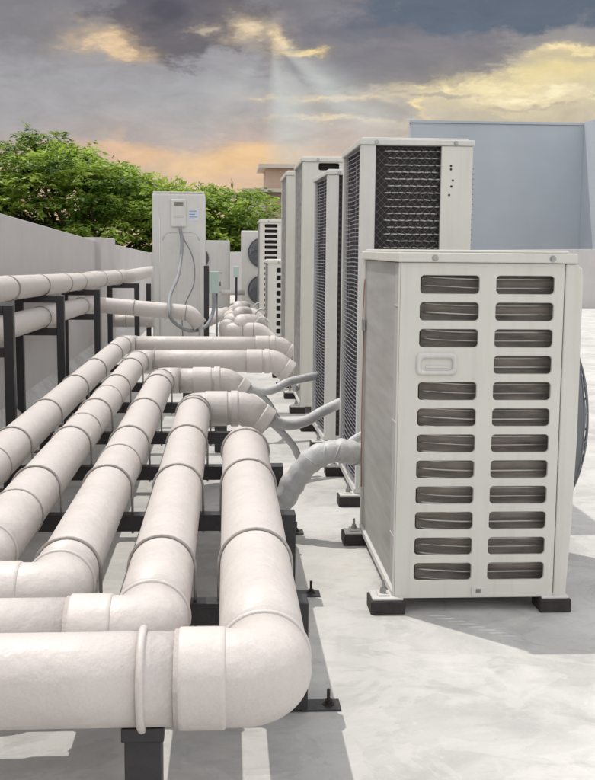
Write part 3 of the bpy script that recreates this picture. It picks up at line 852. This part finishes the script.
U4 = louvre_unit('very tall unit fourth in the row with louvre slots at its top', (.70, 10.35, 0), W=.67, L=1.15, ztop=2.405, rows=19, pitch=.112, ztop_slot=2.345, handle=None,
                 sl=(.145, .34, .41, .60), sh=.07, detail=False, cm='coilfar', group=G_LV, fan=False)
U5 = dup(U4, (.655, 12.25, 0), 'very tall unit fifth in the row, only a narrow corner showing')
U6 = louvre_unit('low louvred unit at the far end of the row, in front of its taller neighbour', (.575, 15.4, 0), W=.68, L=1.2, ztop=1.40, rows=11, pitch=.106, ztop_slot=1.29, handle=None,
                 sl=(.11, .33, .40, .62), sh=.07, detail=False, cm='coilfar', group=G_LV, fan=False)
U7 = louvre_unit('tall louvred unit at the end of the row, beside the two round fans', (.535, 18.1, 0), W=.68, L=1.2, ztop=2.03, rows=21, pitch=.086, ztop_slot=1.95, handle=None,
                 sl=(.075, .285, .36, .58), sh=.058, detail=False, cm='coilfar', group=G_LV, fan=False)

def fan_unit(label, loc, W, D, z0, z1, fans, r, group, side_x=None):
    root = thing('fan_unit', label, 'air conditioner', loc, 0, group)
    obj('body', B((0, W, 0, D, z0, z1)), M['white'], root, bevel=.02, seg=3)
    for (x, z) in fans: fan_guard(root, (x, -.002, z), (0, -1, 0), r, .05, rings_=10, well='fan')
    obj('stand', B((.04, .10, .02, .08, 0, z0-.001), (W-.10, W-.04, .02, .08, 0, z0-.001), (.04, .10, D-.08, D-.02, 0, z0-.001), (W-.10, W-.04, D-.08, D-.02, 0, z0-.001)), M['black'], root)
    return root
G_FU = 'front fan condensing units at the back'
f1 = fan_unit('white unit with two round dark fans, left of the tall louvred unit', (.255, 20.2, 0), .95, .35, .33, 1.875, [(.40, 1.48), (.40, .80)], .275, G_FU)
f2 = fan_unit('plain white unit between the tall narrow unit and the fan unit, its fan mostly hidden', (-.92, 19.2, 0), .97, .35, .52, 1.685, [(.40, 1.38)], .20, G_FU)
obj('panel_groove', B((.62, .95, -.004, -.0005, .80, .808)), M['fin'], f2)
obj('badge', B((.76, .84, -.004, -.0005, 1.12, 1.135)), M['fin'], f2)
obj('side_groove', B((.93, .938, -.004, -.0005, .6, 1.6)), M['paint2'], f2)

# tall narrow unit in the middle distance
tw = thing('condensing_unit', 'tall narrow white unit with service cover, sticker and looping cable, before the trees', 'air conditioner', (-1.035, 15.5, 0))
obj('body', B((0, .73, 0, .42, .06, 2.30)), M['white'], tw, bevel=.03, seg=4)
obj('top_cover', B((.012, .718, .01, .41, 2.2985, 2.325)), M['paint2'], tw, bevel=.008)
obj('plinth', B((.03, .70, .02, .40, 0, .059)), M['rubber'], tw)
sc_ = obj('service_cover', B((.26, .47, -.030, -.0005, 1.84, 2.22)), M['white'], tw, bevel=.014, seg=3)
obj('grip_recess', B((.30, .43, -.034, -.0305, 2.13, 2.18)), M['fin'], sc_, bevel=.001)
obj('grip_recess', B((.30, .43, -.034, -.0305, 1.97, 2.0)), M['paint2'], sc_, bevel=.001)
st = obj('sticker', B((.50, .64, -.003, -.0006, 1.93, 2.08)), M['sticker'], tw)
obj('print', B(*[(.51, .51+w_, -.0045, -.0032, z_, z_+.010) for w_, z_ in ((.10, 2.055), (.11, 2.03), (.08, 2.01), (.11, 1.975), (.06, 1.95))]), M['ink'], st)
b = bmesh.new()
for pts in ([(.14, 1.66), (.17, 1.74), (.24, 1.77), (.56, 1.77), (.62, 1.74), (.65, 1.66)], [(.10, .12), (.10, 2.1)], [(.66, .12), (.66, 1.62)]):
    tube(b, [(x, -.001, z) for x, z in pts], .007, 6)
obj('embossed_rib', b, M['white'], tw, smooth=True)

# isolator posts
ip = thing('isolator_post', 'black steel post carrying a pale green switch box, right of the tall narrow unit', 'switch post', (-.27, 14.5, 0))
obj('post_shaft', B((-.033, .033, -.03, .03, 0, 1.325)), M['black'], ip, bevel=.003)
sb = obj('switch_box', B((.035, .165, -.045, .04, .965, 1.25)), M['green'], ip, bevel=.010)
obj('lid_seam', B((.033, .167, -.0465, -.0455, 1.235, 1.238)), M['fin'], sb)
obj('rotary_handle', B((.1655, .19, -.025, .005, 1.06, 1.12)), M['fin'], sb, bevel=.004)
ip2 = thing('isolator_post', 'thin post with a small pale switch box between the two back units', 'switch post', (.150, 18.0, 0))
obj('post_shaft', B((-.018, .018, 0, .03, 0, 1.09)), M['black'], ip2, bevel=.003)
sb = obj('switch_box', B((-.045, .04, -.05, .04, 1.088, 1.265)), M['green'], ip2, bevel=.008)
o = obj('rail_pipe', T_([(-.1, 19.0, .80), (.3, 19.0, .80)], .045, 16), M['cladding'], None, smooth=True)
tag(o, 'short level pale pipe crossing behind the small switch post', 'pipe')

# cables from the service cover
CABLE = [(-.649, 15.42, 1.838), (-.62, 15.35, 1.592), (-.655, 14.95, 1.20), (-.725, 14.1, .95), (-.715, 13.8, .80), (-.68, 13.75, .66), (-.493, 13.9, .523), (-.284, 14.2, .545), (-.183, 14.42, .726), (-.171, 14.47, .975)]
o = obj('flexible_conduit', T_(spline(CABLE, 8), .024, 10), M['hose'], None, smooth=True)
tag(o, 'thick grey conduit looping from the service cover down and up into the green box', 'conduit')
o = obj('flexible_conduit', T_(spline([(-.64, 15.44, 1.85), (-.60, 15.42, 1.68), (-.50, 15.38, 1.50), (-.45, 15.34, 1.30), (-.46, 15.3, 1.05), (-.56, 15.25, .82), (-.62, 15.3, .60), (-.6, 15.4, .1)], 8), .009, 8), M['hose'], None, smooth=True)
tag(o, 'thin grey cable hanging down the face of the tall narrow unit', 'cable')
o = obj('flexible_conduit', T_([(-.135, 14.53, .963), (-.135, 14.53, .55), (-.135, 14.53, .0)], .014, 8), M['hose'], None, smooth=True)
tag(o, 'straight grey conduit dropping below the green box', 'conduit')

rr = random.Random(4); b = bmesh.new()
g_ = [[b.verts.new((i*.03+rr.uniform(-.008, .008), j*.025+rr.uniform(-.008, .008), .012+rr.uniform(0, .028))) for j in range(4)] for i in range(5)]
for i in range(4):
    for j in range(3): b.faces.new((g_[i][j], g_[i+1][j], g_[i+1][j+1], g_[i][j+1]))
o = obj('paper_scrap', b, M['white'], None, (-.70, 4.42, 0)); m_ = o.modifiers.new('t', 'SOLIDIFY'); m_.thickness = .002
tag(o, 'small crumpled pale scrap on the deck between the left pipes', 'litter')

# ------------------------------------------------------------------ camera
F, TH, PS, RO, H = 1100, .12738, .06451, .00894, 1.55
cam = bpy.data.cameras.new('camera'); co = bpy.data.objects.new('camera', cam); COL.objects.link(co)
cam.sensor_fit = 'VERTICAL'; cam.sensor_height = 24; cam.lens = 24*F/780
cam.clip_start = .05; cam.clip_end = 5000
fw = Vector((math.sin(PS)*math.cos(TH), math.cos(PS)*math.cos(TH), -math.sin(TH)))
rt = Vector((math.cos(PS), -math.sin(PS), 0)); up = rt.cross(fw)
c, s = math.cos(RO), math.sin(RO)
r2 = rt*c+up*s; u2 = -rt*s+up*c      # image content turned clockwise by RO
co.matrix_world = Matrix(((r2.x, u2.x, -fw.x, 0), (r2.y, u2.y, -fw.y, 0), (r2.z, u2.z, -fw.z, H), (0, 0, 0, 1)))
S.camera = co

# ------------------------------------------------------------------ light
sd = Vector((-.31, .33, 1)).normalized()
sun = bpy.data.lights.new('sun', 'SUN'); so = bpy.data.objects.new('sun', sun); COL.objects.link(so)
sun.energy = 2.6; sun.angle = math.radians(.6); sun.color = (1, .955, .88)
so.rotation_euler = sd.to_track_quat('Z', 'Y').to_euler()

def px_dir(px, py):
    a, b = px-297.5, py-390
    a, b = a*math.cos(RO)+b*math.sin(RO), -a*math.sin(RO)+b*math.cos(RO)
    v = (fw+rt*(a/F)-up*(b/F)).normalized()
    return math.atan2(v.x, v.y), math.asin(v.z)

W = bpy.data.worlds.new('World'); S.world = W; W.use_nodes = True
nt = W.node_tree; N = nt.nodes; L = nt.links; N.clear()
def num(op, a, b=None, c=None, clamp=False):
    n = N.new('ShaderNodeMath'); n.operation = op; n.use_clamp = clamp
    for i, v in enumerate((a, b, c)):
        if v is None: continue
        if isinstance(v, (int, float)): n.inputs[i].default_value = v
        else: L.new(v, n.inputs[i])
    return n.outputs[0]
def mixc(f, a, b, blend='MIX'):
    x = N.new('ShaderNodeMix'); x.data_type = 'RGBA'; x.blend_type = blend
    for k, v in ((0, f), (6, a), (7, b)):
        if isinstance(v, (tuple, int, float)): x.inputs[k].default_value = v
        else: L.new(v, x.inputs[k])
    return x.outputs[2]
tc = N.new('ShaderNodeTexCoord'); sx = N.new('ShaderNodeSeparateXYZ'); L.new(tc.outputs['Generated'], sx.inputs[0])
X, Y, Z = sx.outputs
u = num('ARCTAN2', X, Y); v = num('ARCSINE', Z)
def noise(su, sv, det=6, rough=.6, ou=0, dist=0):
    cb = N.new('ShaderNodeCombineXYZ'); L.new(num('MULTIPLY_ADD', u, su, ou), cb.inputs[0]); L.new(num('MULTIPLY', v, sv), cb.inputs[1])
    n = N.new('ShaderNodeTexNoise'); n.inputs['Scale'].default_value = 1; n.inputs['Detail'].default_value = det; n.inputs['Roughness'].default_value = rough
    n.inputs['Distortion'].default_value = dist
    L.new(cb.outputs[0], n.inputs[0]); return n
w1 = noise(11, 22, 5, .62); w2 = noise(11, 22, 5, .62, 31)
wu = num('MULTIPLY_ADD', num('SUBTRACT', w1.outputs[0], .5), .11, u)
wv = num('MULTIPLY_ADD', num('SUBTRACT', w2.outputs[0], .5), .055, v)
def blob(px, py, sx_, sy_, k=1.0, warp=1, rot=0):
    u0, v0 = px_dir(px, py); su, sv = sx_/F, sy_/F
    a = num('SUBTRACT', wu if warp else u, u0); b = num('SUBTRACT', wv if warp else v, v0)
    if rot:
        cr, sr = math.cos(rot), math.sin(rot)
        a, b = num('ADD', num('MULTIPLY', a, cr), num('MULTIPLY', b, sr)), num('SUBTRACT', num('MULTIPLY', b, cr), num('MULTIPLY', a, sr))
    a = num('DIVIDE', a, su); b = num('DIVIDE', b, sv)
    e = num('MULTIPLY', num('ADD', num('MULTIPLY', a, a), num('MULTIPLY', b, b)), -1)
    return num('MULTIPLY', num('EXPONENT', e), k, clamp=True)
# base: peach at the horizon rising into grey cloud
rp = N.new('ShaderNodeValToRGB'); cr = rp.color_ramp
vm = N.new('ShaderNodeMapRange'); vm.inputs[1].default_value = -.05; vm.inputs[2].default_value = .35; L.new(wv, vm.inputs[0]); L.new(vm.outputs[0], rp.inputs[0])
stops = [(-.05, (215, 180, 155)), (0.02, (226, 192, 156)), (.06, (220, 188, 158)), (.085, (205, 176, 158)), (.11, (180, 170, 166)), (.14, (160, 157, 160)), (.18, (144, 140, 144)), (.215, (124, 120, 126)), (.30, (118, 118, 126))]
while len(cr.elements) < len(stops): cr.elements.new(.5)
for e, (p, c_) in zip(cr.elements, stops):
    e.position = (p+.05)/.4; e.color = srgb(*c_)
sky = rp.outputs[0]
def lay(f, rgb):
    global sky
    sky = mixc(f, sky, srgb(*rgb))
f1 = noise(34, 72, 7, .66, 5, .25); f2 = noise(16, 40, 6, .6, 17, .4); f3 = noise(64, 180, 5, .62, 3, .2)
def layc(b, rgb, t=.42, k=3.5, amp=1.5, n=None, s=1.0):
    n = n or f2
    g = num('ADD', b, num('MULTIPLY', num('SUBTRACT', n.outputs[0], .5), amp))
    f = num('MULTIPLY', num('SUBTRACT', g, t), k, clamp=True)
    # never spread beyond the mass itself
    f = num('MULTIPLY', f, num('MULTIPLY', b, 6, clamp=True))
    lay(num('MULTIPLY', f, s), rgb)
lay(blob(40, 110, 130, 45, .85), (162, 160, 162))
lay(blob(235, 95, 90, 25, .6), (174, 173, 174))
layc(blob(215, 158, 120, 20, 1.1), (236, 198, 150), .4, 1.8, 1.3, f2, .95)
layc(blob(120, 152, 60, 10, 1), (230, 186, 150), .4, 1.5, 1.3, f1, .7)
lay(blob(520, 100, 130, 36, .9), (222, 206, 168))
lay(blob(560, 75, 80, 14, .9), (242, 222, 160))
layc(blob(350, 112, 85, 13, 1), (164, 156, 150), .35, 2.6, 1.2, f1, .8)
layc(blob(470, 120, 70, 6, 1), (196, 186, 166), .4, 2.6, 1.4, f3, .7)
layc(blob(30, 28, 90, 38, 1.0), (126, 122, 124), .3, 1.4, 1.5, f2, .8)
layc(blob(385, 48, 125, 38, 1.3), (124, 120, 126), .34, 3.2, 1.0, f1, .95)
layc(blob(370, 30, 90, 16, 1.1), (108, 106, 114), .45, 1.8, 1.5, f2, .8)
layc(blob(500, 10, 150, 22, 1.2), (92, 102, 116), .35, 2.6, 1.1, f1, .95)
layc(blob(560, 42, 90, 9, 1.0), (150, 146, 142), .4, 2.6, 1.3, f3, .7)
layc(blob(180, 14, 90, 40, 1.25), (96, 91, 98), .36, 3.0, 1.3, f1, .95)
layc(blob(160, 8, 40, 26, 1.1), (78, 74, 82), .45, 1.7, 1.3, f2, .8)
# gold where the sun breaks through
def glow(px, py, sx_, sy_, rgb, amp=1.2, s=.85, n=None):
    n = n or f1
    b0 = blob(px, py, sx_*1.25, sy_*1.35, 1.0)
    lay(num('MULTIPLY', num('MULTIPLY', b0, b0), .35*s), rgb)                      # soft halo
    layc(blob(px, py, sx_, sy_, 1.05), rgb, .45, 1.35, amp, n, .8*s)                # body
    layc(blob(px, py, sx_*.8, sy_*.7, 1.05), tuple(min(255, c+16) for c in rgb), .62, 2.2, amp*1.4, f3, .75*s)   # bright edges
glow(113, 42, 44, 16, (226, 194, 150))
glow(200, 30, 14, 8, (196, 178, 156), s=.6)
glow(243, 26, 34, 20, (222, 200, 164))
glow(272, 38, 13, 20, (232, 206, 162))
glow(294, 53, 32, 4.5, (246, 216, 150), .9, 1)
glow(335, 100, 85, 5, (240, 214, 164), 1.2, .95)
glow(424, 106, 8, 18, (242, 216, 156), .9, .9)
glow(330, 124, 90, 4, (238, 214, 172), 1.2, .8)
glow(480, 86, 85, 15, (238, 220, 172), 1.6, .9)
glow(540, 98, 90, 12, (244, 228, 186), 1.6, .9)
glow(570, 54, 62, 6, (240, 218, 164), 1.4, .9)
layc(blob(440, 95, 40, 4, 1), (170, 160, 148), .45, 2.2, 1.6, f3, .7)
layc(blob(520, 110, 70, 3, 1), (190, 178, 156), .45, 2.2, 1.6, f3, .7)
layc(blob(330, 112, 60, 5, 1), (170, 162, 154), .45, 2.2, 1.6, f3, .7)
# sun rays fanning down from the gap in the cloud
u0, v0 = px_dir(272, 38)
du = num('SUBTRACT', u, u0); dv = num('SUBTRACT', v0, v)
ang = num('ARCTAN2', du, dv); rad_ = num('SQRT', num('ADD', num('MULTIPLY', du, du), num('MULTIPLY', dv, dv)))
nr = N.new('ShaderNodeTexNoise'); nr.noise_dimensions = '1D'; nr.inputs['Scale'].default_value = 1.7; nr.inputs['Detail'].default_value = .6; L.new(ang, nr.inputs['W'])
ray = num('MULTIPLY', num('SUBTRACT', nr.outputs[0], .36), 2.6, clamp=True)
down = num('MULTIPLY', num('COSINE', num('MULTIPLY', num('SUBTRACT', ang, .25), 1.1)), 1.0, clamp=True)
fall = num('MULTIPLY', num('EXPONENT', num('MULTIPLY', rad_, -11)), num('MULTIPLY', rad_, 17, clamp=True))
lay(num('MULTIPLY', num('MULTIPLY', ray, down), num('MULTIPLY', fall, 2.1)), (200, 202, 198))
# soft structure everywhere
ng = noise(22, 56, 7, .66, 9, .5); k_ = num('MULTIPLY_ADD', num('SUBTRACT', ng.outputs[0], .5), .55, 1.0)
sc3 = N.new('ShaderNodeCombineXYZ'); [L.new(k_, sc3.inputs[i]) for i in range(3)]
sky = mixc(1.0, sky, sc3.outputs[0], 'MULTIPLY')
# unseen sky overhead and behind the camera, brightened to fill the unit fronts
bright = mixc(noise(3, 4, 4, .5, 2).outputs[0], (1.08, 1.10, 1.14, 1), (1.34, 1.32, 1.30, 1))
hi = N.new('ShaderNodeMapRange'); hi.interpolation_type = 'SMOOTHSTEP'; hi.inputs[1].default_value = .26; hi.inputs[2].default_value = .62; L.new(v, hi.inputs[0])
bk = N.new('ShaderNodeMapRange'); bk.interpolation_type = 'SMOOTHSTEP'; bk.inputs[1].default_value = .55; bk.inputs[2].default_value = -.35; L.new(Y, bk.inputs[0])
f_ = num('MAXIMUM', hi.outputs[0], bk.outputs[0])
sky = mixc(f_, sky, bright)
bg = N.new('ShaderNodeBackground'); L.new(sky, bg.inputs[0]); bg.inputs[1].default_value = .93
ns = N.new('ShaderNodeTexSky'); ns.sky_type = 'NISHITA'; ns.sun_disc = False
el = math.asin(sd.z); ns.sun_elevation = el; ns.sun_rotation = math.atan2(sd.x, sd.y); ns.dust_density = 3
bg2 = N.new('ShaderNodeBackground'); L.new(ns.outputs[0], bg2.inputs[0]); bg2.inputs[1].default_value = .006
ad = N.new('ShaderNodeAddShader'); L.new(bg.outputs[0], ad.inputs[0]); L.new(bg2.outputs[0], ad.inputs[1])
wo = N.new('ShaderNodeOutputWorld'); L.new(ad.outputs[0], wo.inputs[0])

S.render.engine = 'CYCLES'
S.view_settings.view_transform = 'Standard'; S.view_settings.look = 'None'; S.view_settings.gamma = 1
S.view_settings.exposure = .07
S.view_settings.use_curve_mapping = False
